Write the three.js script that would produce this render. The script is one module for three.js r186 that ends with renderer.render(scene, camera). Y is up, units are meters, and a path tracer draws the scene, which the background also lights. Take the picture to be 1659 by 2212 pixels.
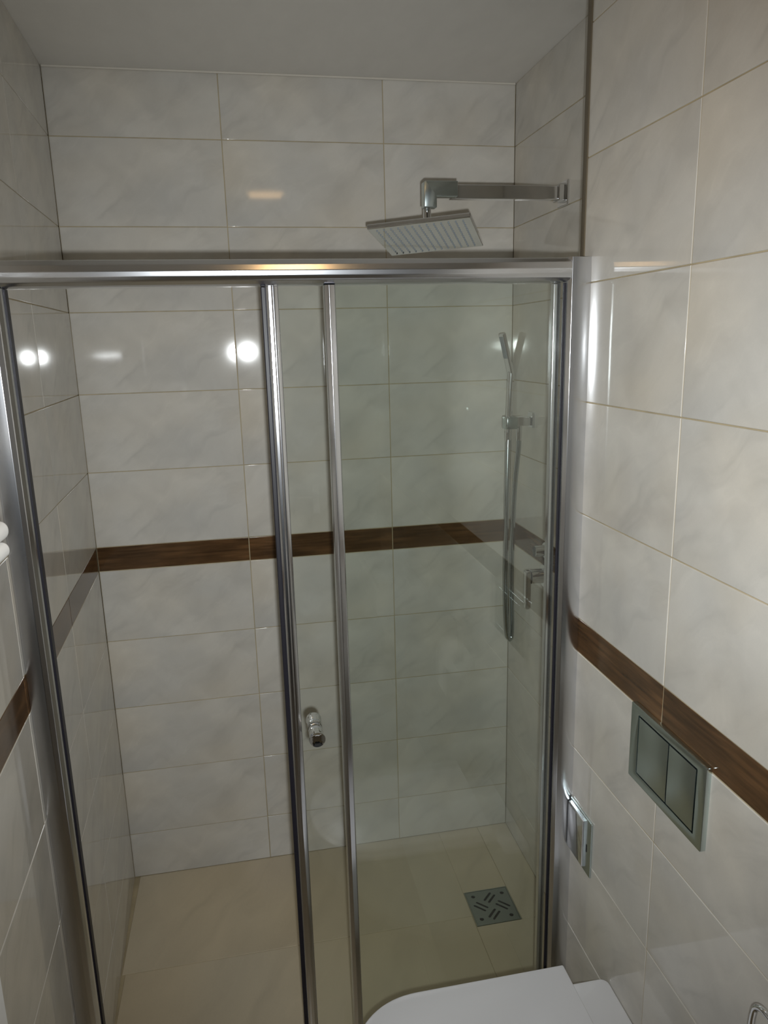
import * as THREE from 'three';
import { RoundedBoxGeometry } from 'three/addons/geometries/RoundedBoxGeometry.js';
import { mergeGeometries, toCreasedNormals } from 'three/addons/utils/BufferGeometryUtils.js';
import { RectAreaLightUniformsLib } from 'three/addons/lights/RectAreaLightUniformsLib.js';

// ---------------------------------------------------------------- camera, lights, exposure
RectAreaLightUniformsLib.init();
const scene = new THREE.Scene();
scene.background = new THREE.Color(0x000000);
const renderer = new THREE.WebGLRenderer({ antialias: true });
renderer.toneMapping = THREE.LinearToneMapping;
renderer.toneMappingExposure = 1.0;
renderer.shadowMap.enabled = true;

const EYE = new THREE.Vector3(0.5097, 1.8985, 2.4815);
const camera = new THREE.PerspectiveCamera(2 * Math.atan(1106 / 1590.6) * 180 / Math.PI, 1659 / 2212, 0.02, 30);
camera.rotation.order = 'YXZ';
camera.position.copy(EYE);
camera.rotation.set(-0.2265, -0.1828, -0.0254, 'YXZ');
camera.updateMatrixWorld();
scene.add(camera);
const fromLens = (x, y, z) => new THREE.Vector3(x, y, z).applyMatrix4(camera.matrixWorld);

// the phone's flash: a small white LED just beside and below the lens
const FLASH_POWER = 6.4;
const flash = new THREE.SpotLight(new THREE.Color(0.96, 1.0, 1.01), FLASH_POWER, 0, 50 * Math.PI / 180, 1, 2);
flash.name = 'flash_light_source';
flash.position.copy(fromLens(0.02, -0.04, -0.004));
flash.target.position.copy(fromLens(0.02, -0.04 + 0.01, -1.004));
flash.shadow.radius = 0.6;
scene.add(flash, flash.target);

// the warm round lamp on the ceiling, in front of the shower
const LAMP = new THREE.Vector3(0.676, 2.6971, 1.56);
const lampLight = new THREE.RectAreaLight(new THREE.Color(1.0, 0.62, 0.28), 4.5, 0.17, 0.17);
lampLight.name = 'ceiling_lamp_light';
lampLight.position.set(LAMP.x, LAMP.y - 0.062, LAMP.z);
lampLight.rotation.x = -Math.PI / 2;
scene.add(lampLight);

// ---------------------------------------------------------------- measures (metres; back wall z = 0, floor y = 0)
const W = 1.4339;          // shower recess width
const XR = 1.2431;         // face of the boxed-out right wall
const ZBOX = 0.93;         // where that wall begins
const ZEND = 3.5;
const H = 2.6971;
const SPLAY = 0.0394;      // left wall leans inwards in plan
const ST = 1.2602, SB = 1.1776;
const leftX = (z) => SPLAY * z;
const GAP = 0.0022;

// ---------------------------------------------------------------- helpers
let seed = 20240117;
const rnd = () => { seed = (seed + 0x6d2b79f5) | 0; let t = Math.imul(seed ^ (seed >>> 15), 1 | seed); t = (t + Math.imul(t ^ (t >>> 7), 61 | t)) ^ t; return ((t ^ (t >>> 14)) >>> 0) / 4294967296; };
const sym = () => rnd() * 2 - 1;
const used = new Map();
function numbered(name) { const n = used.get(name) || 0; used.set(name, n + 1); return n ? name + '_' + String(n).padStart(3, '0') : name; }
function thing(name, label, category, pos = [0, 0, 0], group) {
  const o = new THREE.Group(); o.name = numbered(name); o.position.set(...pos); scene.add(o);
  o.userData = { label, category }; if (group) o.userData.group = group;
  return o;
}
function part(parent, name, geo, mat, label) {
  const g = Array.isArray(geo) ? mergeGeometries(geo.map((x) => { const y = x.index ? x.toNonIndexed() : x.clone(); for (const k of Object.keys(y.attributes)) if (!['position', 'normal', 'uv'].includes(k)) y.deleteAttribute(k); return y; })) : geo;
  const m = new THREE.Mesh(g, mat); m.name = name; parent.add(m);
  if (label) m.userData.label = label;
  return m;
}
function structure(name, geo, mat, label) {
  const m = new THREE.Mesh(geo, mat); m.name = name; scene.add(m);
  m.userData = { kind: 'structure', label };
  return m;
}
const rbox = (x0, x1, y0, y1, z0, z1, r = 0.002, seg = 3) => {
  const g = new RoundedBoxGeometry(x1 - x0, y1 - y0, z1 - z0, seg, Math.min(r, (x1 - x0) / 2.01, (y1 - y0) / 2.01, (z1 - z0) / 2.01));
  g.translate((x0 + x1) / 2, (y0 + y1) / 2, (z0 + z1) / 2); return g;
};
const box = (x0, x1, y0, y1, z0, z1) => { const g = new THREE.BoxGeometry(x1 - x0, y1 - y0, z1 - z0); g.translate((x0 + x1) / 2, (y0 + y1) / 2, (z0 + z1) / 2); return g; };
// profile given in (x, z), swept from y0 to y1
function sweepY(draw, y0, y1, bevel = 0) {
  const s = new THREE.Shape(); draw(s, (x, z) => [x, -z]);
  const g = new THREE.ExtrudeGeometry(s, { depth: y1 - y0 - 2 * bevel, bevelEnabled: bevel > 0, bevelSize: bevel, bevelThickness: bevel, bevelOffset: -bevel, bevelSegments: 4, curveSegments: 20 });
  g.rotateX(-Math.PI / 2); g.translate(0, y0 + bevel, 0);
  return toCreasedNormals(g, 0.6);
}
// profile given in (z, y), swept from x0 to x1
function sweepX(draw, x0, x1, bevel = 0, crease = 0.6) {
  const s = new THREE.Shape(); draw(s, (z, y) => [-z, y]);
  const g = new THREE.ExtrudeGeometry(s, { depth: x1 - x0 - 2 * bevel, bevelEnabled: bevel > 0, bevelSize: bevel, bevelThickness: bevel, bevelOffset: -bevel, bevelSegments: 3, curveSegments: 20 });
  g.rotateY(Math.PI / 2); g.translate(x0 + bevel, 0, 0);
  return toCreasedNormals(g, crease);
}
const tube = (pts, r, seg = 48, rad = 12) => new THREE.TubeGeometry(new THREE.CatmullRomCurve3(pts.map((p) => new THREE.Vector3(...p)), false, 'centripetal'), seg, r, rad, false);
const cyl = (r0, r1, len, seg = 28) => new THREE.CylinderGeometry(r0, r1, len, seg);

// ---------------------------------------------------------------- noise and textures
function hash(x, y, s) { let h = Math.imul(x, 374761393) ^ Math.imul(y, 668265263) ^ Math.imul(s, 1274126177); h = Math.imul(h ^ (h >>> 13), 1274126177); return ((h ^ (h >>> 16)) >>> 0) / 4294967296; }
function vnoise(x, y, s) {
  const xi = Math.floor(x), yi = Math.floor(y), fx = x - xi, fy = y - yi, u = fx * fx * (3 - 2 * fx), v = fy * fy * (3 - 2 * fy);
  const a = hash(xi, yi, s), b = hash(xi + 1, yi, s), c = hash(xi, yi + 1, s), d = hash(xi + 1, yi + 1, s);
  return a + (b - a) * u + (c - a) * v + (a - b - c + d) * u * v;
}
function fbm(x, y, s, oct = 4) { let r = 0, a = 0.5, n = 0; for (let i = 0; i < oct; i++) { r += a * vnoise(x, y, s + i * 17); n += a; x *= 2.03; y *= 2.03; a *= 0.5; } return r / n; }
function texture(w, h, fn) {
  const d = new Uint8Array(w * h * 4), c = [0, 0, 0];
  for (let y = 0; y < h; y++) for (let x = 0; x < w; x++) { fn(x / w, y / h, c); const o = (y * w + x) * 4; for (let k = 0; k < 3; k++) d[o + k] = Math.max(0, Math.min(255, Math.round(c[k]))); d[o + 3] = 255; }
  const t = new THREE.DataTexture(d, w, h); t.colorSpace = THREE.SRGBColorSpace; t.magFilter = THREE.LinearFilter; t.minFilter = THREE.LinearMipmapLinearFilter; t.generateMipmaps = true; t.wrapS = t.wrapT = THREE.RepeatWrapping; t.needsUpdate = true;
  return t;
}
// cream marble print on the glazed tiles: soft clouds, diagonal wisps, one or two pale veins
function marble(s, base) {
  return texture(768, 384, (u, v, c) => {
    const x = u * 2, y = v;
    const wx = x + 0.35 * (fbm(x * 2, y * 2, s + 3) - 0.5), wy = y + 0.35 * (fbm(x * 2, y * 2, s + 5) - 0.5);
    const cloud = fbm(wx * 2.2, wy * 2.6, s, 5) - 0.5;
    const p = wx * 0.64 - wy * 0.77, q = wx * 0.77 + wy * 0.64;
    const wisp = Math.pow(Math.max(0, fbm(p * 9, q * 1.6, s + 9, 4) - 0.5) * 2, 1.6);
    const ridge = 1 - Math.abs(2 * fbm(p * 3.2, q * 0.9, s + 21, 4) - 1);
    const vein = Math.pow(ridge, 26);
    const grain = vnoise(u * 500, v * 250, s + 31) - 0.5, warm = fbm(x * 1.3, y * 1.5, s + 41, 3) - 0.5;
    const l = 1 + cloud * 0.13 - wisp * 0.07 + vein * 0.012 + grain * 0.014;
    c[0] = base[0] * (l + warm * 0.03); c[1] = base[1] * l; c[2] = base[2] * (l - warm * 0.05);
  });
}
const wood = (s) => texture(1024, 160, (u, v, c) => {
  const bend = v + 0.2 * (fbm(u * 2.5, v * 1.5, s) - 0.5);
  const g = fbm(u * 4, bend * 13, s + 3, 4), ring = 0.5 + 0.5 * Math.sin((bend * 5 + fbm(u * 2, bend * 2, s + 7, 3) * 6) * 3.1);
  const fine = vnoise(u * 70, v * 90, s + 13), blot = fbm(u * 4, v * 1.6, s + 19, 3);
  const l = 0.66 + 0.34 * (g - 0.3) + 0.13 * ring * g + 0.05 * (fine - 0.5) + 0.5 * (blot - 0.4);
  c[0] = 112 * l; c[1] = 82 * l; c[2] = 54 * l;
});
const CREAM = [212, 207, 198];
const glaze = { roughness: 0.055, metalness: 0, ior: 1.52 };
const tileMats = [11, 47, 83, 139].map((s) => new THREE.MeshPhysicalMaterial({ ...glaze, map: marble(s, CREAM) }));
const woodMats = [5, 29].map((s) => new THREE.MeshPhysicalMaterial({ ...glaze, roughness: 0.12, map: wood(s) }));
const floorMats = [201, 251].map((s) => new THREE.MeshPhysicalMaterial({ roughness: 0.3, ior: 1.5, map: marble(s, [208, 194, 168]) }));
const grout = new THREE.MeshStandardMaterial({ roughness: 0.9, map: texture(256, 256, (u, v, c) => { const n = 0.9 + 0.2 * fbm(u * 60, v * 60, 7, 3); c[0] = 184 * n; c[1] = 169 * n; c[2] = 138 * n; }) });
const plaster = new THREE.MeshStandardMaterial({ roughness: 0.85, map: texture(512, 512, (u, v, c) => { const n = 0.985 + 0.03 * fbm(u * 40, v * 40, 71, 4); c[0] = 236 * n; c[1] = 233 * n; c[2] = 228 * n; }) });
const chrome = new THREE.MeshStandardMaterial({ color: new THREE.Color(0.8, 0.81, 0.83), metalness: 1, roughness: 0.07 });
const profileMetal = new THREE.MeshStandardMaterial({ color: new THREE.Color(0.74, 0.75, 0.78), metalness: 1, roughness: 0.19 });
const railMetal = new THREE.MeshStandardMaterial({ color: new THREE.Color(0.74, 0.75, 0.78), metalness: 1, roughness: 0.2 });
const satin = new THREE.MeshStandardMaterial({ color: new THREE.Color(0.6, 0.68, 0.68), metalness: 1, roughness: 0.22 });
const steel = new THREE.MeshStandardMaterial({ color: new THREE.Color(0.33, 0.37, 0.35), metalness: 0.9, roughness: 0.35 });
const dark = new THREE.MeshStandardMaterial({ color: 0x17161a, roughness: 0.6 });
const rubber = new THREE.MeshStandardMaterial({ color: 0x1b1922, roughness: 0.45 });
const silicone = new THREE.MeshStandardMaterial({ color: 0x8b9297, roughness: 0.6 });
const glass = new THREE.MeshPhysicalMaterial({ color: new THREE.Color(0.982, 0.996, 0.985), roughness: 0.0, metalness: 0, transmission: 1, thickness: 0, ior: 1.5 });
const ceramic = new THREE.MeshPhysicalMaterial({ color: 0xe9e9ec, roughness: 0.18, clearcoat: 0.6, clearcoatRoughness: 0.06 });
const lidPlastic = new THREE.MeshPhysicalMaterial({ color: 0xe6e6ea, roughness: 0.3 });
const cotton = new THREE.MeshStandardMaterial({ color: 0xf4f2ef, roughness: 0.95 });
const paper = new THREE.MeshStandardMaterial({ color: 0xf1efec, roughness: 0.95 });

// ---------------------------------------------------------------- tiles
// a glazed tile: slightly bowed front, rounded arris, skirt down into the bed; lower left corner at the origin, facing +z
const tileGeo = new Map();
function tile(w, h, u0, v0, uw, vh, bow) {
  const key = [w, h, u0, v0, uw, vh, bow].map((x) => x.toFixed(4)).join();
  if (tileGeo.has(key)) return tileGeo.get(key);
  const P = [], N = [], T = [], I = [], b = 0.0013, nx = w > 0.3 ? 4 : 2, ny = h > 0.2 ? 2 : 1;
  const put = (x, y, z, n) => { const l = Math.hypot(...n); P.push(x, y, z); N.push(n[0] / l, n[1] / l, n[2] / l); T.push(u0 + x / w * uw, v0 + y / h * vh); return P.length / 3 - 1; };
  const front = (x, y) => {
    const a = (x - w / 2) / (w / 2), c = (y - h / 2) / (h / 2), sx = bow * Math.min(1, w / 0.5), sy = bow * 0.35 * Math.min(1, h / 0.25);
    return [sx * (1 - a * a) + sy * (1 - c * c), [2 * sx * a / (w / 2), 2 * sy * c / (h / 2), 1]];
  };
  const grid = [];
  for (let j = 0; j <= ny; j++) for (let i = 0; i <= nx; i++) { const x = b + (w - 2 * b) * i / nx, y = b + (h - 2 * b) * j / ny, [z, n] = front(x, y); grid.push(put(x, y, z, n)); }
  for (let j = 0; j < ny; j++) for (let i = 0; i < nx; i++) { const a = j * (nx + 1) + i, c = a + nx + 1; I.push(a, a + 1, c + 1, a, c + 1, c); }
  const rim = [];
  for (let i = 0; i < nx; i++) rim.push([i, 0]); for (let j = 0; j < ny; j++) rim.push([nx, j]); for (let i = nx; i > 0; i--) rim.push([i, ny]); for (let j = ny; j > 0; j--) rim.push([0, j]);
  for (let k = 0; k < rim.length; k++) {
    const A = rim[k], B = rim[(k + 1) % rim.length], d = [B[0] - A[0], B[1] - A[1]], o = [Math.sign(d[1]), -Math.sign(d[0])];
    const pt = (R, z, n, out) => put(out ? (R[0] === 0 ? 0 : R[0] === nx ? w : b + (w - 2 * b) * R[0] / nx) : b + (w - 2 * b) * R[0] / nx, out ? (R[1] === 0 ? 0 : R[1] === ny ? h : b + (h - 2 * b) * R[1] / ny) : b + (h - 2 * b) * R[1] / ny, z, n);
    const zA = P[grid[A[1] * (nx + 1) + A[0]] * 3 + 2], zB = P[grid[B[1] * (nx + 1) + B[0]] * 3 + 2];
    const a0 = pt(A, zA, [0, 0, 1], false), b0 = pt(B, zB, [0, 0, 1], false), a1 = pt(A, zA - 0.001, [o[0], o[1], 0.35], true), b1 = pt(B, zB - 0.001, [o[0], o[1], 0.35], true);
    I.push(a0, b1, b0, a0, a1, b1);
    const a2 = pt(A, -0.004, [o[0], o[1], 0], true), b2 = pt(B, -0.004, [o[0], o[1], 0], true);
    I.push(a1, b2, b1, a1, a2, b2);
  }
  const g = new THREE.BufferGeometry();
  g.setAttribute('position', new THREE.Float32BufferAttribute(P, 3)); g.setAttribute('normal', new THREE.Float32BufferAttribute(N, 3)); g.setAttribute('uv', new THREE.Float32BufferAttribute(T, 2)); g.setIndex(I);
  tileGeo.set(key, g);
  return g;
}
const ROWS = [[0, SB - 1.0], [SB - 1.0, SB - 0.75], [SB - 0.75, SB - 0.5], [SB - 0.5, SB - 0.25], [SB - 0.25, SB], [SB, ST], [ST, ST + 0.25], [ST + 0.25, ST + 0.5], [ST + 0.5, ST + 0.75], [ST + 0.75, ST + 1.0], [ST + 1.0, ST + 1.25], [ST + 1.25, H]];
// a tiled wall: bed of grout with every tile its own child; joints given along the wall's own width
function tiledWall(name, label, joints, position, turn, full0, thick = 0.1) {
  const L = joints[joints.length - 1], bed = new THREE.BoxGeometry(L, H, thick); bed.translate(L / 2, H / 2, -0.0013 - thick / 2);
  const w = structure(name, bed, grout, label);
  w.position.set(...position); w.rotation.y = turn;
  for (let j = 0; j + 1 < joints.length; j++) ROWS.forEach(([y0, y1], k) => {
    const x0 = joints[j] + GAP / 2, x1 = joints[j + 1] - GAP / 2, strip = k === 5, bot = y0 + GAP / 2, top = y1 - GAP / 2;
    const pw = x1 - x0, ph = top - bot, uw = Math.min(1, pw / 0.5), cutLeft = j === 0 && full0;
    const vh = strip ? 1 : Math.min(1, ph / 0.25), g = tile(pw, ph, cutLeft ? 1 - uw : 0, k === 0 ? 1 - vh : 0, uw, vh, strip ? 0.0002 : 0.0009);
    const mats = strip ? woodMats : tileMats, m = part(w, strip ? 'border_tile' : 'tile', g, mats[Math.floor(rnd() * mats.length)]);
    m.position.set(x0, bot, strip ? -0.0002 : 0);
    m.rotation.set(sym() * 0.0008, sym() * 0.0012, 0);
  });
  return w;
}
tiledWall('wall_back', 'tiled back wall of the shower with a brown wood-look border', [0, 0.4957, 0.9975, W], [0, 0, 0], 0, true);
const leftJ = []; for (let u = 0; u <= ZEND + 1e-6; u += 0.5) leftJ.push(u);
tiledWall('wall_left', 'tiled left wall running from the shower to the room', leftJ, [leftX(ZEND), 0, ZEND], Math.PI / 2 + Math.atan(SPLAY), true);
tiledWall('wall_recess', 'tiled right wall inside the shower recess', [0, 0.5, 0.93], [W, 0, 0], -Math.PI / 2, false);
tiledWall('wall_right', 'tiled boxed-out right wall behind the toilet', [0, 0.4035, 0.9035, 1.4035, 1.9035, 2.57], [XR, 0, ZBOX], -Math.PI / 2, true);
{ // the end of that box, towards the shower
  tiledWall('wall_return', 'narrow tiled return between recess and boxed-out wall', [0, W - XR - 0.006], [W, 0, ZBOX], Math.PI, false, 0.008);
}
const darkPaint = new THREE.MeshStandardMaterial({ color: 0x3a3e4c, roughness: 0.7 });
structure('wall_front', (() => { // wall behind the camera with a door opening
  const s = new THREE.Shape(); s.moveTo(0.1, 0); s.lineTo(0.17, 0); s.lineTo(0.17, 2.05); s.lineTo(0.97, 2.05); s.lineTo(0.97, 0); s.lineTo(1.3, 0); s.lineTo(1.3, H); s.lineTo(0.1, H);
  const g = new THREE.ExtrudeGeometry(s, { depth: 0.1, bevelEnabled: false }); g.translate(0, 0, ZEND); return g;
})(), darkPaint, 'dark painted wall behind the camera with the doorway');
const doorWood = new THREE.MeshStandardMaterial({ roughness: 0.4, map: texture(256, 512, (u, v, c) => { const n = 0.9 + 0.2 * fbm(u * 40, v * 3, 303, 3); c[0] = 40 * n; c[1] = 44 * n; c[2] = 58 * n; }) });
const door = structure('door_1', rbox(0.175, 0.965, 0.005, 2.045, ZEND + 0.02, ZEND + 0.06, 0.003), doorWood, 'dark painted door behind the camera');
part(door, 'door_handle', [rbox(0.86, 0.9, 0.95, 1.12, ZEND + 0.012, ZEND + 0.022, 0.003), tube([[0.88, 1.06, ZEND + 0.02], [0.88, 1.06, ZEND - 0.04], [0.86, 1.06, ZEND - 0.05], [0.77, 1.06, ZEND - 0.05]], 0.009)], chrome);
structure('ceiling', box(-0.1, 1.6, H, H + 0.1, -0.1, ZEND + 0.1), plaster, 'white plastered ceiling');
// pale sealant lines where the tiles meet the ceiling, and the corner bead of the boxed-out wall
const sealant = new THREE.MeshStandardMaterial({ color: 0xded8cd, roughness: 0.6 });
structure('trim_1', rbox(0.002, W - 0.002, H - 0.006, H, 0.001, 0.006, 0.002), sealant, 'pale sealant line between back wall and ceiling');
const bead = new THREE.MeshStandardMaterial({ color: 0x6e6350, roughness: 0.5 });
structure('trim_2', sweepY((s, q) => { s.moveTo(...q(XR + 0.02, ZBOX)); s.lineTo(...q(XR + 0.02, ZBOX - 0.012)); s.lineTo(...q(XR + 0.006, ZBOX - 0.012)); s.quadraticCurveTo(...q(XR - 0.003, ZBOX - 0.012), ...q(XR - 0.003, ZBOX - 0.002)); s.lineTo(...q(XR - 0.003, ZBOX + 0.012)); s.lineTo(...q(XR + 0.02, ZBOX + 0.012)); }, 0, H), bead, 'brown corner bead on the edge of the boxed-out wall');

// floor: bed with each floor tile; the drain sits in a square cut-out
const DR = [1.155, 1.314, 0.338, 0.493];
const floor = structure('floor', box(-0.1, 1.6, -0.1, -0.0018, -0.1, ZEND + 0.1), grout, 'beige tiled floor of shower and room');
const floorTile = (x0, x1, z0, z1, ga, gb, gc, gd, m = 0) => { // gaps: left, right, back, front
  const a = x0 + ga, b = x1 - gb, c = z0 + gc, d = z1 - gd, t = part(floor, 'floor_tile', tile(b - a, d - c, a, -d, b - a, d - c, 0.0003), floorMats[m]);
  t.rotation.x = -Math.PI / 2; t.position.set(a, 0, d);
};
const g1 = GAP / 2;
floorTile(0.02, DR[0], 0, 0.445, 0, 0, 0, g1); floorTile(DR[0], DR[1], 0, DR[2], 0, g1, 0, g1); floorTile(DR[1], W, 0, DR[3], g1, 0, 0, 0, 1);
floorTile(0.03, DR[0], 0.445, 0.93, 0, g1, g1, g1, 1); floorTile(DR[0], W, DR[3], 0.93, 0, 0, g1, g1, 1);
for (let z = 0.93, k = 0; z < ZEND - 0.01; z += 0.45, k++) for (const [x0, x1] of [[0.04 * (z + 0.3), 0.5], [0.5, 0.95], [0.95, XR]]) floorTile(x0, x1, z, Math.min(z + 0.45, ZEND), g1, g1, g1, g1, k & 1);

// ---------------------------------------------------------------- shower screen
const frame = thing('shower_enclosure', 'polished chrome shower enclosure with a thick rounded top rail between two walls', 'shower enclosure', [0, 0, 0]);
part(frame, 'top_rail', sweepX((s, q) => {
  s.moveTo(...q(0.929, 2.014)); s.lineTo(...q(0.929, 2.060)); s.lineTo(...q(0.934, 2.062)); s.lineTo(...q(0.952, 2.062));
  for (let i = 1; i < 24; i++) { const a = Math.PI / 2 - Math.PI * i / 24; s.lineTo(...q(0.956 + 0.03 * Math.cos(a), 2.037 + 0.025 * Math.sin(a))); }
  s.lineTo(...q(0.952, 2.012)); s.lineTo(...q(0.934, 2.012));
}, leftX(0.955) + 0.003, 1.196, 0), railMetal);
part(frame, 'wall_profile', sweepY((s, q) => { s.moveTo(...q(XR - 0.0005, 0.928)); s.lineTo(...q(1.203, 0.928)); s.lineTo(...q(1.203, 0.9605)); s.lineTo(...q(1.192, 0.9605)); s.lineTo(...q(1.192, 0.9635)); s.bezierCurveTo(...q(1.1925, 0.972), ...q(1.199, 0.9784), ...q(1.209, 0.9781)); s.lineTo(...q(XR - 0.0005, 0.9758)); }, 0.0, 2.062), profileMetal);
part(frame, 'wall_profile', sweepY((s, q) => { const x = leftX(0.955) + 0.002; s.moveTo(...q(x, 0.928)); s.lineTo(...q(x, 0.987)); s.lineTo(...q(0.066, 0.985)); s.quadraticCurveTo(...q(0.085, 0.983), ...q(0.086, 0.960)); s.lineTo(...q(0.086, 0.928)); }, 0.0, 2.012), profileMetal);
part(frame, 'gasket', rbox(0.0855, 0.0895, 0.037, 2.0115, 0.940, 0.958, 0.001), rubber, 'dark buffer strip along the left profile');
part(frame, 'bottom_rail', rbox(0.086, 1.191, 0.0005, 0.036, 0.928, 0.982, 0.006), profileMetal);

const panel = thing('fixed_panel', 'fixed clear glass panel with chrome front stile, in front of the sliding door', 'glass panel', [0, 0, 0]);
part(panel, 'glass', box(0.69, 1.2025, 0.036, 2.011, 0.954, 0.960), glass);
part(panel, 'stile', sweepY((s, q) => { s.moveTo(...q(0.680, 0.950)); s.lineTo(...q(0.680, 0.964)); s.quadraticCurveTo(...q(0.680, 0.974), ...q(0.6915, 0.974)); s.quadraticCurveTo(...q(0.703, 0.974), ...q(0.703, 0.964)); s.lineTo(...q(0.703, 0.950)); }, 0.036, 2.0115), profileMetal);
part(panel, 'gasket', rbox(1.1868, 1.1915, 0.036, 2.0115, 0.9602, 0.9635, 0.001), rubber, 'dark gasket line along the right edge');

const sd = thing('sliding_door', 'clear glass sliding shower door with a round knob, pushed open behind the panel', 'door', [0, 0, 0]);
part(sd, 'glass', box(0.578, 1.181, 0.042, 2.011, 0.934, 0.940), glass);
part(sd, 'stile', sweepY((s, q) => { s.moveTo(...q(0.566, 0.930)); s.lineTo(...q(0.566, 0.944)); s.quadraticCurveTo(...q(0.567, 0.948), ...q(0.572, 0.948)); s.lineTo(...q(0.577, 0.946)); s.quadraticCurveTo(...q(0.584, 0.951), ...q(0.591, 0.943)); s.lineTo(...q(0.591, 0.930)); }, 0.042, 2.0115), profileMetal, 'leading chrome stile');
part(sd, 'stile', rbox(1.173, 1.189, 0.042, 2.0115, 0.930, 0.946, 0.002), profileMetal, 'trailing grey stile beside the wall');
part(sd, 'seal', rbox(0.557, 0.5665, 0.042, 2.0115, 0.932, 0.946, 0.002), rubber, 'dark rubber closing seal');
{
  const prof = [[0, 0], [0.0155, 0], [0.0163, 0.0008], [0.0163, 0.012], [0.0150, 0.0128], [0.0150, 0.0142], [0.0163, 0.015], [0.0165, 0.030], [0.0170, 0.036], [0.0180, 0.041], [0.0184, 0.0435], [0.0178, 0.0448], [0.0160, 0.044], [0.012, 0.0415], [0.006, 0.040], [0, 0.0397]].map(([r, y]) => new THREE.Vector2(r, y));
  const k = new THREE.LatheGeometry(prof, 40); k.rotateX(Math.PI / 2); const front = toCreasedNormals(k, 0.9); front.translate(0.622, 1.035, 0.940);
  const b2 = new THREE.LatheGeometry(prof, 40); b2.rotateX(-Math.PI / 2); const bk = toCreasedNormals(b2, 0.9); bk.translate(0.622, 1.035, 0.934);
  part(sd, 'knob', [front, bk], chrome, 'round chrome pull knob');
}

// ---------------------------------------------------------------- overhead shower
const oh = thing('overhead_shower', 'square chrome rain shower head on a straight wall arm above the rail', 'shower head', [W, 2.292, 0.4]);
const OH = (x, y, z) => [x - W, y - 2.292, z - 0.4];
const at = (g, x, y, z) => { g.translate(...OH(x, y, z)); return g; };
part(oh, 'wall_flange', [at(rbox(W - 0.007, W - 0.0005, 2.259, 2.325, 0.367, 0.433, 0.002), 0, 0, 0).translate(0, 0, 0), at(rbox(W - 0.026, W - 0.006, 2.271, 2.314, 0.379, 0.421, 0.002), 0, 0, 0)].map((g) => { return g; }), chrome);
part(oh, 'arm', at(rbox(1.10, W - 0.02, 2.275, 2.311, 0.386, 0.414, 0.003), 0, 0, 0), chrome);
part(oh, 'elbow', at(sweepY((s) => { s.moveTo(1.015, 2.246); s.lineTo(1.05, 2.246); s.lineTo(1.05, 2.274); s.lineTo(1.108, 2.274); s.lineTo(1.108, 2.312); s.lineTo(1.022, 2.312); s.quadraticCurveTo(1.015, 2.312, 1.015, 2.305); }, 0, 0.034, 0.002).rotateX(Math.PI / 2).translate(0, 0, 0.417), 0, 0, 0), satin);
{
  const head = new THREE.Group(); // only used to place the plate
  const j = cyl(0.011, 0.011, 0.03); j.translate(0, 0, 0); part(oh, 'swivel', [at(j, 1.0345, 2.236, 0.402), at(new THREE.SphereGeometry(0.013, 20, 14), 1.0345, 2.216, 0.402), at(cyl(0.009, 0.016, 0.022), 1.0345, 2.2, 0.403)], chrome);
  const R = new THREE.Matrix4().makeRotationFromEuler(new THREE.Euler(-0.1449, -0.4382, 0.0507, 'YXZ')), S = 0.272;
  const put = (g) => { g.applyMatrix4(R); g.translate(...OH(1.0355, 2.1738, 0.4039)); return g; };
  const plate = part(oh, 'head_plate', put(rbox(-S / 2, S / 2, 0, 0.013, -S / 2, S / 2, 0.003)), chrome);
  const tips = [], hole = new THREE.CylinderGeometry(0.0026, 0.0018, 0.003, 7); hole.translate(0, -0.001, 0);
  for (let i = 0; i < 13; i++) for (let k = 0; k < 13; k++) { const h = hole.clone(); h.translate((i - 6) * 0.019, 0, (k - 6) * 0.019); tips.push(put(h)); }
  const n = part(plate, 'nozzles', tips, silicone); n.userData.kind = 'stuff';
}

// ---------------------------------------------------------------- hand shower, holder and hose
const hs = thing('hand_shower', 'chrome stick hand shower leaning in its holder, above the hose', 'hand shower', [1.352, 1.62, 0.2]);
const HS = (g) => { g.translate(-1.352, -1.62, -0.2); return g; };
part(hs, 'handle', HS(tube([[1.3505, 1.60, 0.2], [1.3525, 1.66, 0.2], [1.357, 1.795, 0.2]], 0.0105, 20, 16)), chrome);
{
  const g = rbox(-0.0065, 0.0065, 0, 0.128, -0.013, 0.013, 0.004); g.rotateZ(0.27); g.rotateY(0.25); g.translate(1.356, 1.792, 0.2);
  part(hs, 'spray_head', HS(g), chrome);
  const f = rbox(-0.008, -0.006, 0.05, 0.12, -0.010, 0.010, 0.0008); f.rotateZ(0.27); f.rotateY(0.25); f.translate(1.356, 1.792, 0.2); part(hs, 'spray_face', HS(f), silicone, 'grey nozzle face');
}
const hold = thing('shower_holder', 'square chrome wall holder and water outlet for the hand shower', 'holder', [W, 1.64, 0.2]);
const HO = (g) => { g.translate(-W, -1.64, -0.2); return g; };
part(hold, 'wall_plate', HO(rbox(W - 0.010, W - 0.0005, 1.615, 1.665, 0.178, 0.222, 0.002)), chrome);
part(hold, 'arm', HO(rbox(1.3745, W - 0.009, 1.622, 1.652, 0.188, 0.212, 0.002)), chrome);
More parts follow.
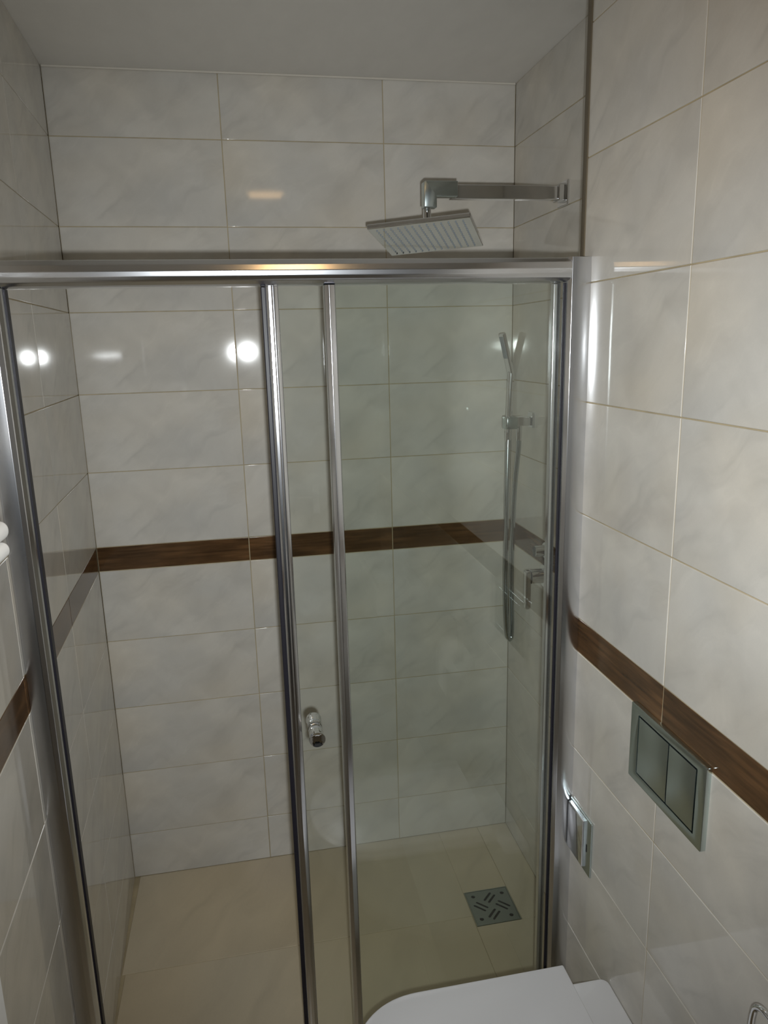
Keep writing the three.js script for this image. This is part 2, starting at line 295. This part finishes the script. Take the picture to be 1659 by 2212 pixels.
{ const s = new THREE.Shape(), x0 = 1.334, x1 = 1.374, y0 = -0.221, y1 = -0.179, r = 0.012; s.moveTo(x0 + r, y0); s.lineTo(x1, y0); s.lineTo(x1, y1); s.lineTo(x0 + r, y1); s.quadraticCurveTo(x0, y1, x0, y1 - r); s.lineTo(x0, y0 + r); s.quadraticCurveTo(x0, y0, x0 + r, y0);
  const h = new THREE.Path(); h.absarc(1.3519, -0.2, 0.0125, 0, Math.PI * 2, true); s.holes.push(h);
  const g = new THREE.ExtrudeGeometry(s, { depth: 0.036, bevelEnabled: true, bevelSize: 0.0015, bevelThickness: 0.0015, bevelOffset: -0.0015, bevelSegments: 2, curveSegments: 16 }); g.rotateX(-Math.PI / 2); g.translate(0, 1.6155, 0);
  part(hold, 'clamp', HO(toCreasedNormals(g, 0.5)), satin); }
{ const o = cyl(0.010, 0.010, 0.03); o.translate(1.387, 1.61, 0.2); part(hold, 'outlet', HO(o), chrome); }
const hoseMetal = new THREE.MeshStandardMaterial({ color: new THREE.Color(0.5, 0.54, 0.56), metalness: 1, roughness: 0.16 });
const hose = thing('shower_hose', 'shiny chrome shower hose hanging in a long narrow loop below the holder', 'hose', [1.365, 0.87, 0.2]);
const HZ = (g) => { g.translate(-1.365, -0.87, -0.2); return g; };
part(hose, 'hose', HZ(tube([[1.3505, 1.60, 0.2], [1.3475, 1.54, 0.205], [1.3425, 1.42, 0.215], [1.3405, 1.27, 0.22], [1.342, 1.10, 0.215], [1.350, 0.96, 0.205], [1.361, 0.885, 0.195], [1.375, 0.873, 0.185], [1.381, 0.92, 0.178], [1.377, 1.05, 0.178], [1.376, 1.25, 0.182], [1.380, 1.43, 0.19], [1.387, 1.56, 0.2], [1.387, 1.60, 0.2]], 0.0082, 160, 14)), hoseMetal);
part(hose, 'nut', HZ((() => { const g = cyl(0.0108, 0.0095, 0.028, 8); g.translate(1.387, 1.588, 0.2); return g; })()), chrome);
part(hose, 'nut', HZ((() => { const g = cyl(0.0115, 0.0098, 0.03, 8); g.translate(1.3495, 1.588, 0.2005); return g; })()), chrome);

// ---------------------------------------------------------------- mixer and diverter on the recess wall
const mx = thing('shower_mixer', 'chrome lever mixer on the shower wall just below the brown border', 'tap', [W, 1.152, 0.345]);
{ const f = cyl(0.036, 0.038, 0.012, 36); f.rotateZ(Math.PI / 2); f.translate(-0.0065, 0, 0); part(mx, 'wall_flange', f, chrome);
  const h = cyl(0.023, 0.024, 0.045, 32); h.rotateZ(Math.PI / 2); h.translate(-0.034, 0, 0); part(mx, 'hub', h, chrome);
  const l = rbox(-0.075, -0.056, -0.108, 0.022, -0.012, 0.012, 0.006); part(mx, 'lever', l, chrome); }
const dv = thing('diverter_knob', 'small round chrome diverter knob on the brown border above the mixer', 'tap', [W, 1.236, 0.345]);
{ const f = cyl(0.026, 0.028, 0.008, 32); f.rotateZ(Math.PI / 2); f.translate(-0.0045, 0, 0); part(dv, 'wall_flange', f, chrome);
  const h = cyl(0.017, 0.018, 0.036, 28); h.rotateZ(Math.PI / 2); h.translate(-0.026, 0, 0); part(dv, 'knob', h, chrome); }

// ---------------------------------------------------------------- floor drain
const drain = thing('floor_drain', 'square steel floor drain with slanted slots, in the right corner of the shower', 'drain', [(DR[0] + DR[1]) / 2, 0, (DR[2] + DR[3]) / 2]);
{
  const a = 0.0775, s = new THREE.Shape(); s.moveTo(-a + 0.004, -a + 0.004); s.lineTo(a - 0.004, -a + 0.004); s.lineTo(a - 0.004, a - 0.004); s.lineTo(-a + 0.004, a - 0.004);
  const slot = (cx, cy, ang, len, wd) => { const p = new THREE.Path(), c = Math.cos(ang), n = Math.sin(ang), L = len / 2, r = wd / 2, q = (u, v) => [cx + u * c - v * n, cy + u * n + v * c]; p.moveTo(...q(-L, -r)); p.lineTo(...q(L, -r)); p.quadraticCurveTo(...q(L + r * 1.4, 0), ...q(L, r)); p.lineTo(...q(-L, r)); p.quadraticCurveTo(...q(-L - r * 1.4, 0), ...q(-L, -r)); s.holes.push(p); };
  const D = Math.PI / 4; // shape y is -z
  for (const [cx, cy, ang] of [[-0.038, 0.004, -D], [0.038, -0.004, -D], [0.004, 0.038, D], [-0.004, -0.038, D]]) for (const o of [-0.0085, 0.0085]) slot(cx - o * Math.sin(ang), cy + o * Math.cos(ang), ang, 0.042, 0.0085);
  for (const [cx, cy] of [[-0.051, 0.053], [0.053, 0.051], [-0.053, -0.051], [0.051, -0.053]]) { const p = new THREE.Path(); p.absarc(cx, cy, 0.0075, 0, Math.PI * 2, true); s.holes.push(p); }
  const g = new THREE.ExtrudeGeometry(s, { depth: 0.002, bevelEnabled: true, bevelSize: 0.0005, bevelThickness: 0.0005, bevelSegments: 1, curveSegments: 8 }); g.rotateX(-Math.PI / 2); g.translate(0, -0.0018, 0);
  part(drain, 'grate', g, steel);
  const f = new THREE.Shape(); f.moveTo(-a, -a); f.lineTo(a, -a); f.lineTo(a, a); f.lineTo(-a, a); const fh = new THREE.Path(), e = a - 0.003; fh.moveTo(-e, -e); fh.lineTo(-e, e); fh.lineTo(e, e); fh.lineTo(e, -e); f.holes.push(fh);
  const fg = new THREE.ExtrudeGeometry(f, { depth: 0.003, bevelEnabled: false }); fg.rotateX(-Math.PI / 2); fg.translate(0, -0.0018, 0); part(drain, 'rim', fg, steel);
  part(drain, 'sump', box(-a + 0.002, a - 0.002, -0.0017, -0.0012, -a + 0.002, a - 0.002), dark, 'dark opening below the grate');
}

// ---------------------------------------------------------------- flush plate
const fp = thing('flush_plate', 'satin grey dual flush plate overlapping the brown border, above the toilet', 'flush plate', [XR, 1.107, 1.369]);
{
  const F = (g) => { g.translate(-XR, -1.107, -1.369); return g; };
  const rect = (p, z0, z1, y0, y1, r) => { p.moveTo(z0 + r, y0); p.lineTo(z1 - r, y0); p.quadraticCurveTo(z1, y0, z1, y0 + r); p.lineTo(z1, y1 - r); p.quadraticCurveTo(z1, y1, z1 - r, y1); p.lineTo(z0 + r, y1); p.quadraticCurveTo(z0, y1, z0, y1 - r); p.lineTo(z0, y0 + r); p.quadraticCurveTo(z0, y0, z0 + r, y0); };
  const flat = (s, depth, bevel, x) => { // shape in (z, y), outer face at x, facing -x
    const g = new THREE.ExtrudeGeometry(s, { depth: depth - bevel, bevelEnabled: bevel > 0, bevelSize: bevel, bevelThickness: bevel, bevelOffset: -bevel, bevelSegments: 3, curveSegments: 6 });
    g.rotateY(-Math.PI / 2); g.translate(x + depth - bevel, 0, 0); return toCreasedNormals(g, 0.5);
  };
  const s = new THREE.Shape(); rect(s, 1.2465, 1.4925, 1.026, 1.188, 0.004); const h = new THREE.Path(); rect(h, 1.2735, 1.4675, 1.0445, 1.1715, 0.002); s.holes.push(h);
  part(fp, 'plate_frame', F(flat(s, 0.0095, 0.0008, XR - 0.010)), satin);
  part(fp, 'backing', F(box(XR - 0.005, XR - 0.0008, 1.04, 1.176, 1.27, 1.472)), dark, 'dark gap behind the buttons');
  for (const [z0, z1] of [[1.277, 1.3785], [1.3815, 1.464]]) { const b = new THREE.Shape(); rect(b, z0, z1, 1.048, 1.168, 0.0015); part(fp, 'button', F(flat(b, 0.007, 0.0007, XR - 0.0103)), satin); }
}
// chrome cover lower down, against the shower frame
const cover = thing('valve_cover', 'small bright chrome valve cover low on the wall, touching the shower frame', 'cover', [XR, 0.722, 1.035]);
{
  const F = (g) => { g.translate(-XR, -0.722, -1.035); return g; };
  part(cover, 'base_plate', F(rbox(XR - 0.006, XR - 0.0008, 0.651, 0.796, 0.979, 1.092, 0.002)), satin);
  const s = new THREE.Shape(); s.moveTo(0.98, 0.662); s.lineTo(1.062, 0.662); s.lineTo(1.062, 0.785); s.lineTo(0.98, 0.785);
  const g = new THREE.ExtrudeGeometry(s, { depth: 0.003, bevelEnabled: true, bevelSize: 0.004, bevelThickness: 0.004, bevelOffset: -0.004, bevelSegments: 5 }); g.rotateY(-Math.PI / 2); g.translate(XR - 0.006, 0, 0);
  part(cover, 'flap', F(toCreasedNormals(g, 0.5)), chrome, 'raised shiny flap');
  part(cover, 'slot', F(rbox(XR - 0.0068, XR - 0.005, 0.709, 0.729, 1.070, 1.0735, 0.0005)), dark, 'short dark slot');
}

// ---------------------------------------------------------------- toilet
const toilet = thing('toilet', 'white wall-hung toilet with a flat closed lid, under the flush plate', 'toilet', [XR, 0.1, 1.37]);
{
  const F = (g) => { g.translate(-XR, -0.1, -1.37); return g; };
  // D-shaped outline in (x, z): back edge at xb, straight sides, rounded front
  const outline = (xb, xs, tip, half, r, n = 40) => { const p = [[xb, -half + r]]; for (let i = 1; i <= 5; i++) { const a = i / 5 * Math.PI / 2; p.push([xb - r + r * Math.cos(a), -half + r - r * Math.sin(a)]); }
    for (let i = 0; i <= n; i++) { const t = i / n * Math.PI, c = Math.sin(t), e = 2 / 2.2; p.push([xs - (xs - tip) * Math.pow(Math.abs(c), e), -half * Math.sign(Math.cos(t)) * Math.pow(Math.abs(Math.cos(t)), e)]); }
    for (let i = 5; i >= 0; i--) { const a = i / 5 * Math.PI / 2; p.push([xb - r + r * Math.cos(a), half - r + r * Math.sin(a)]); } return p; };
  const slab = (pts, y0, y1, bevel, hole) => sweepY((s, q) => { pts.forEach(([x, z], i) => (i ? s.lineTo(...q(x, 1.37 + z)) : s.moveTo(...q(x, 1.37 + z)))); if (hole) { const h = new THREE.Path(); hole.forEach(([x, z], i) => (i ? h.lineTo(...q(x, 1.37 + z)) : h.moveTo(...q(x, 1.37 + z)))); s.holes.push(h); } }, y0, y1, bevel);
  part(toilet, 'lid', F(slab(outline(1.139, 0.80, 0.625, 0.195, 0.004), 0.488, 0.510, 0.004)), lidPlastic);
  part(toilet, 'seat', F(slab(outline(1.137, 0.80, 0.63, 0.191, 0.004), 0.4635, 0.4865, 0.005, outline(1.06, 0.82, 0.70, 0.115, 0.03))), lidPlastic);
  // bowl: stacked outlines from the rim down to the underside
  const rings = [[0.4600, 0.181, 1.2385, 0.80, 0.642, 0.016], [0.4585, 0.1865, 1.2415, 0.80, 0.636, 0.018], [0.452, 0.188, 1.2422, 0.80, 0.634, 0.018], [0.40, 0.186, 1.2422, 0.80, 0.638, 0.02], [0.33, 0.177, 1.2422, 0.82, 0.67, 0.03], [0.25, 0.155, 1.2422, 0.87, 0.74, 0.04], [0.17, 0.13, 1.2422, 0.95, 0.83, 0.05], [0.11, 0.11, 1.2422, 1.02, 0.92, 0.05], [0.10, 0.10, 1.24, 1.03, 0.95, 0.05]];
  const P = [], I = []; let n = 0;
  rings.forEach(([y, half, xb, xs, tip, r]) => { const o = outline(xb, xs, tip, half, r); n = o.length; o.forEach(([x, z]) => P.push(x, y, 1.37 + z)); });
  for (let k = 0; k + 1 < rings.length; k++) for (let i = 0; i < n; i++) { const a = k * n + i, b = k * n + (i + 1) % n; I.push(a, b + n, b, a, a + n, b + n); }
  const cap = (k, up) => { const c = P.length / 3; let x = 0; for (let i = 0; i < n; i++) x += P[(k * n + i) * 3]; P.push(x / n + 0.05, rings[k][0], 1.37); for (let i = 0; i < n; i++) { const a = k * n + i, b = k * n + (i + 1) % n; up ? I.push(c, a, b) : I.push(c, b, a); } };
  cap(0, true); cap(rings.length - 1, false);
  const g = new THREE.BufferGeometry(); g.setAttribute('position', new THREE.Float32BufferAttribute(P, 3)); g.setAttribute('uv', new THREE.Float32BufferAttribute(new Float32Array(P.length / 3 * 2), 2)); g.setIndex(I);
  part(toilet, 'bowl', F(toCreasedNormals(g, 0.9)), ceramic);
  const hg = (z) => { const c = cyl(0.011, 0.011, 0.06, 20); c.rotateX(Math.PI / 2); c.translate(1.128, 0.4755, z); return c; };
}

// ---------------------------------------------------------------- paper holder
const tp = thing('paper_holder', 'chrome rod toilet paper holder on the right wall, at the bottom right corner', 'paper holder', [XR, 0.943, 1.79]);
{
  const F = (g) => { g.translate(-XR, -0.943, -1.79); return g; };
  const x = 1.19;
  part(tp, 'rod', F(tube([[x, 0.815, 1.845], [x, 0.815, 1.725], [x, 0.817, 1.710], [x, 0.828, 1.702], [x, 0.845, 1.701], [x, 0.915, 1.701], [x, 0.934, 1.706], [x, 0.942, 1.717], [x, 0.943, 1.737], [x, 0.943, 1.80]], 0.0048, 80, 12)), chrome);
  const f = cyl(0.024, 0.025, 0.01, 32); f.rotateZ(Math.PI / 2); f.translate(XR - 0.0055, 0.943, 1.79); const st = cyl(0.008, 0.008, 0.055, 20); st.rotateZ(Math.PI / 2); st.translate(XR - 0.03, 0.943, 1.79);
  part(tp, 'wall_flange', [F(f), F(st)], chrome);
}
const roll = thing('toilet_roll', 'white toilet paper roll on the chrome rod holder', 'toilet roll', [1.19, 0.801, 1.779]);
{ const p = [[0.02, -0.048], [0.048, -0.048], [0.05, -0.046], [0.05, 0.046], [0.048, 0.048], [0.02, 0.048], [0.02, -0.048]].map(([r, y]) => new THREE.Vector2(r, y)); const g = new THREE.LatheGeometry(p, 48); g.rotateX(Math.PI / 2); part(roll, 'paper', toCreasedNormals(g, 0.5), paper);
  const sh = box(-0.0504, -0.0496, -0.12, 0.0, -0.048, 0.048); part(roll, 'loose_sheet', sh, paper); }

// ---------------------------------------------------------------- towels at the left edge
const rack = thing('towel_rack', 'chrome towel shelf on the left wall at the edge of view', 'towel rack', [leftX(1.75), 1.62, 1.75]);
{
  const F = (g) => { g.translate(-leftX(1.75), -1.62, -1.75); return g; };
  for (const x of [0.10, 0.155, 0.21]) part(rack, 'rod', F(tube([[x, 1.6335, 1.60], [x, 1.6335, 2.1]], 0.006, 4, 12)), chrome);
  for (const z of [1.66, 2.06]) part(rack, 'bracket', F(rbox(leftX(z) + 0.002, 0.215, 1.617, 1.628, z - 0.008, z + 0.008, 0.002)), chrome);
}
const fold = (y0, y1, z0, z1, x0, x1) => { // a folded towel: soft rounded slab with the fold bulging at the far end
  const g = new RoundedBoxGeometry(x1 - x0, y1 - y0, z1 - z0, 8, (y1 - y0) * 0.48), p = g.attributes.position;
  for (let i = 0; i < p.count; i++) { const x = p.getX(i), y = p.getY(i), z = p.getZ(i); p.setXYZ(i, x + 0.003 * Math.sin(z * 31 + y * 50), y + 0.0025 * Math.sin(x * 40 + z * 23), z + 0.004 * Math.sin(x * 60 + 1)); }
  g.computeVertexNormals(); g.translate((x0 + x1) / 2, (y0 + y1) / 2, 0); return g;
};
const tw1 = thing('folded_towel', 'folded white towel at the left edge, lower of the two', 'towel', [0, 1.6402, 1.735], 'folded towels on the shelf');
part(tw1, 'cloth', fold(0, 0.0205, 0, 0.49, 0.075, 0.204), cotton);
const tw2 = thing('folded_towel', 'folded white towel at the left edge, lying on top of another', 'towel', [0, 1.6625, 1.727], 'folded towels on the shelf');
part(tw2, 'cloth', fold(0, 0.0245, 0, 0.49, 0.078, 0.204), cotton);
const bar = thing('towel_bar', 'chrome towel bar low on the left wall', 'towel bar', [leftX(1.7), 1.22, 1.812]);
part(bar, 'rod', tube([[0.11 - leftX(1.7), 0, -0.3], [0.11 - leftX(1.7), 0, 0.35]], 0.007, 4, 12), chrome);
for (const z of [-0.28, 0.33]) part(bar, 'bracket', rbox(leftX(1.7 + z) - leftX(1.7) + 0.002, 0.115 - leftX(1.7), -0.006, 0.006, z - 0.006, z + 0.006, 0.002), chrome);
const bt = thing('bath_towel', 'white bath towel hanging on the left wall, bottom left corner', 'towel', [0.11, 1.23, 1.818]);
{
  const P = [], I = [], nu = 30, nv = 26, z0 = -0.26, z1 = 0.26;
  for (let j = 0; j <= nv; j++) for (let i = 0; i <= nu; i++) { const t = j / nv, z = z0 + (z1 - z0) * i / nu; const len = 1.28, s = t * len - len / 2; let x, y; if (Math.abs(s) < 0.035) { const a = s / 0.035 * Math.PI / 2; x = 0.0225 * Math.sin(a); y = -0.01 + 0.0225 * Math.cos(a); } else { x = Math.sign(s) * (0.0225 + 0.002 * Math.sin(z * 40 + 1)); y = -0.01 - (Math.abs(s) - 0.035); } P.push(x + 0.003 * Math.sin(z * 26 + (s > 0 ? 0 : 1)) * Math.min(1, Math.abs(s) * 3), y, z); }
  for (let j = 0; j < nv; j++) for (let i = 0; i < nu; i++) { const a = j * (nu + 1) + i, c = a + nu + 1; I.push(a, c, a + 1, a + 1, c, c + 1); }
  const sheet = new THREE.BufferGeometry(); sheet.setAttribute('position', new THREE.Float32BufferAttribute(P, 3)); sheet.setIndex(I); sheet.computeVertexNormals();
  // give the cloth thickness
  const N = sheet.attributes.normal.array, n = P.length / 3, Q = P.slice(); for (let k = 0; k < P.length; k++) Q.push(P[k] + N[k] * 0.008);
  const J = []; for (let k = 0; k < I.length; k += 3) { J.push(I[k], I[k + 2], I[k + 1], I[k] + n, I[k + 1] + n, I[k + 2] + n); }
  const edge = (a, b) => J.push(a, b, b + n, a, b + n, a + n);
  for (let i = 0; i < nu; i++) { edge(i, i + 1); edge(nv * (nu + 1) + i + 1, nv * (nu + 1) + i); } for (let j = 0; j < nv; j++) { edge((j + 1) * (nu + 1), j * (nu + 1)); edge(j * (nu + 1) + nu, (j + 1) * (nu + 1) + nu); }
  const g = new THREE.BufferGeometry(); g.setAttribute('position', new THREE.Float32BufferAttribute(Q, 3)); g.setAttribute('uv', new THREE.Float32BufferAttribute(new Float32Array(Q.length / 3 * 2), 2)); g.setIndex(J);
  part(bt, 'cloth', toCreasedNormals(g, 0.9), new THREE.MeshStandardMaterial({ color: 0xf4f2ef, roughness: 0.95, side: THREE.DoubleSide }));
}

// ---------------------------------------------------------------- washbasin beside the camera (seen mirrored in the glass)
const basin = thing('washbasin', 'white rectangular washbasin on the right wall, seen mirrored in the glass', 'washbasin', [XR, 0.72, 2.68]);
{
  const s = new THREE.Shape(), a = -0.225, b = -0.001, c = -0.28, d = 0.28, r = 0.05; // (x, z)
  s.moveTo(b, c); s.lineTo(b, d); s.lineTo(a + r, d); s.quadraticCurveTo(a, d, a, d - r); s.lineTo(a, c + r); s.quadraticCurveTo(a, c, a + r, c);
  const h = new THREE.Path(); h.moveTo(-0.07, c + 0.04); h.lineTo(-0.2, c + 0.04); h.lineTo(-0.2, d - 0.04); h.lineTo(-0.07, d - 0.04); s.holes.push(h);
  const rim = new THREE.ExtrudeGeometry(s, { depth: 0.11, bevelEnabled: true, bevelSize: 0.008, bevelThickness: 0.008, bevelOffset: -0.008, bevelSegments: 4 }); rim.rotateX(Math.PI / 2); rim.translate(0, 0.128, 0);
  part(basin, 'bowl', [toCreasedNormals(rim, 0.6), rbox(-0.215, -0.01, 0, 0.03, -0.26, 0.26, 0.01)], ceramic);
  part(basin, 'tap', [rbox(-0.055, -0.02, 0.13, 0.24, -0.016, 0.016, 0.006), rbox(-0.16, -0.03, 0.215, 0.235, -0.012, 0.012, 0.005)], chrome);
}

// ---------------------------------------------------------------- lamp fitting and the phone with its flash
const lamp = thing('ceiling_lamp', 'round warm ceiling lamp in front of the shower', 'lamp', [LAMP.x, LAMP.y, LAMP.z]);
{ const p = [[0, -0.001], [0.115, -0.001], [0.117, -0.01], [0.117, -0.045], [0.11, -0.052], [0.104, -0.052]].map(([r, y]) => new THREE.Vector2(r, y)); const rim = new THREE.LatheGeometry(p, 48); rim.scale(1, 1, 1);
  part(lamp, 'rim', toCreasedNormals(rim, 0.6), new THREE.MeshStandardMaterial({ color: chrome.color, metalness: 1, roughness: 0.2, side: THREE.DoubleSide }));
  const d = new THREE.CylinderGeometry(0.104, 0.1, 0.008, 48); d.translate(0, -0.055, 0); part(lamp, 'lamp_diffuser', d, new THREE.MeshStandardMaterial({ color: 0xfff0d8, roughness: 0.6, emissive: new THREE.Color(1.0, 0.62, 0.28), emissiveIntensity: 2.0 })); }
const phone = thing('phone', 'dark phone taking the picture, with a lit flash', 'phone', [0, 0, 0]);
phone.position.copy(EYE); phone.quaternion.copy(camera.quaternion);
part(phone, 'body', rbox(-0.035, 0.035, -0.125, 0.02, 0.003, 0.011, 0.003), dark);
{ const d = cyl(0.0045, 0.0045, 0.002, 20); d.rotateX(Math.PI / 2); d.translate(0.02, -0.04, 0.002); part(phone, 'flash_light', d, new THREE.MeshStandardMaterial({ color: 0xffffff, emissive: new THREE.Color(1, 0.985, 0.97), emissiveIntensity: 6 })); }

scene.traverse((o) => { if (o.isMesh) { o.castShadow = true; o.receiveShadow = true; } if (o.isSpotLight) o.castShadow = true; });
renderer.render(scene, camera);
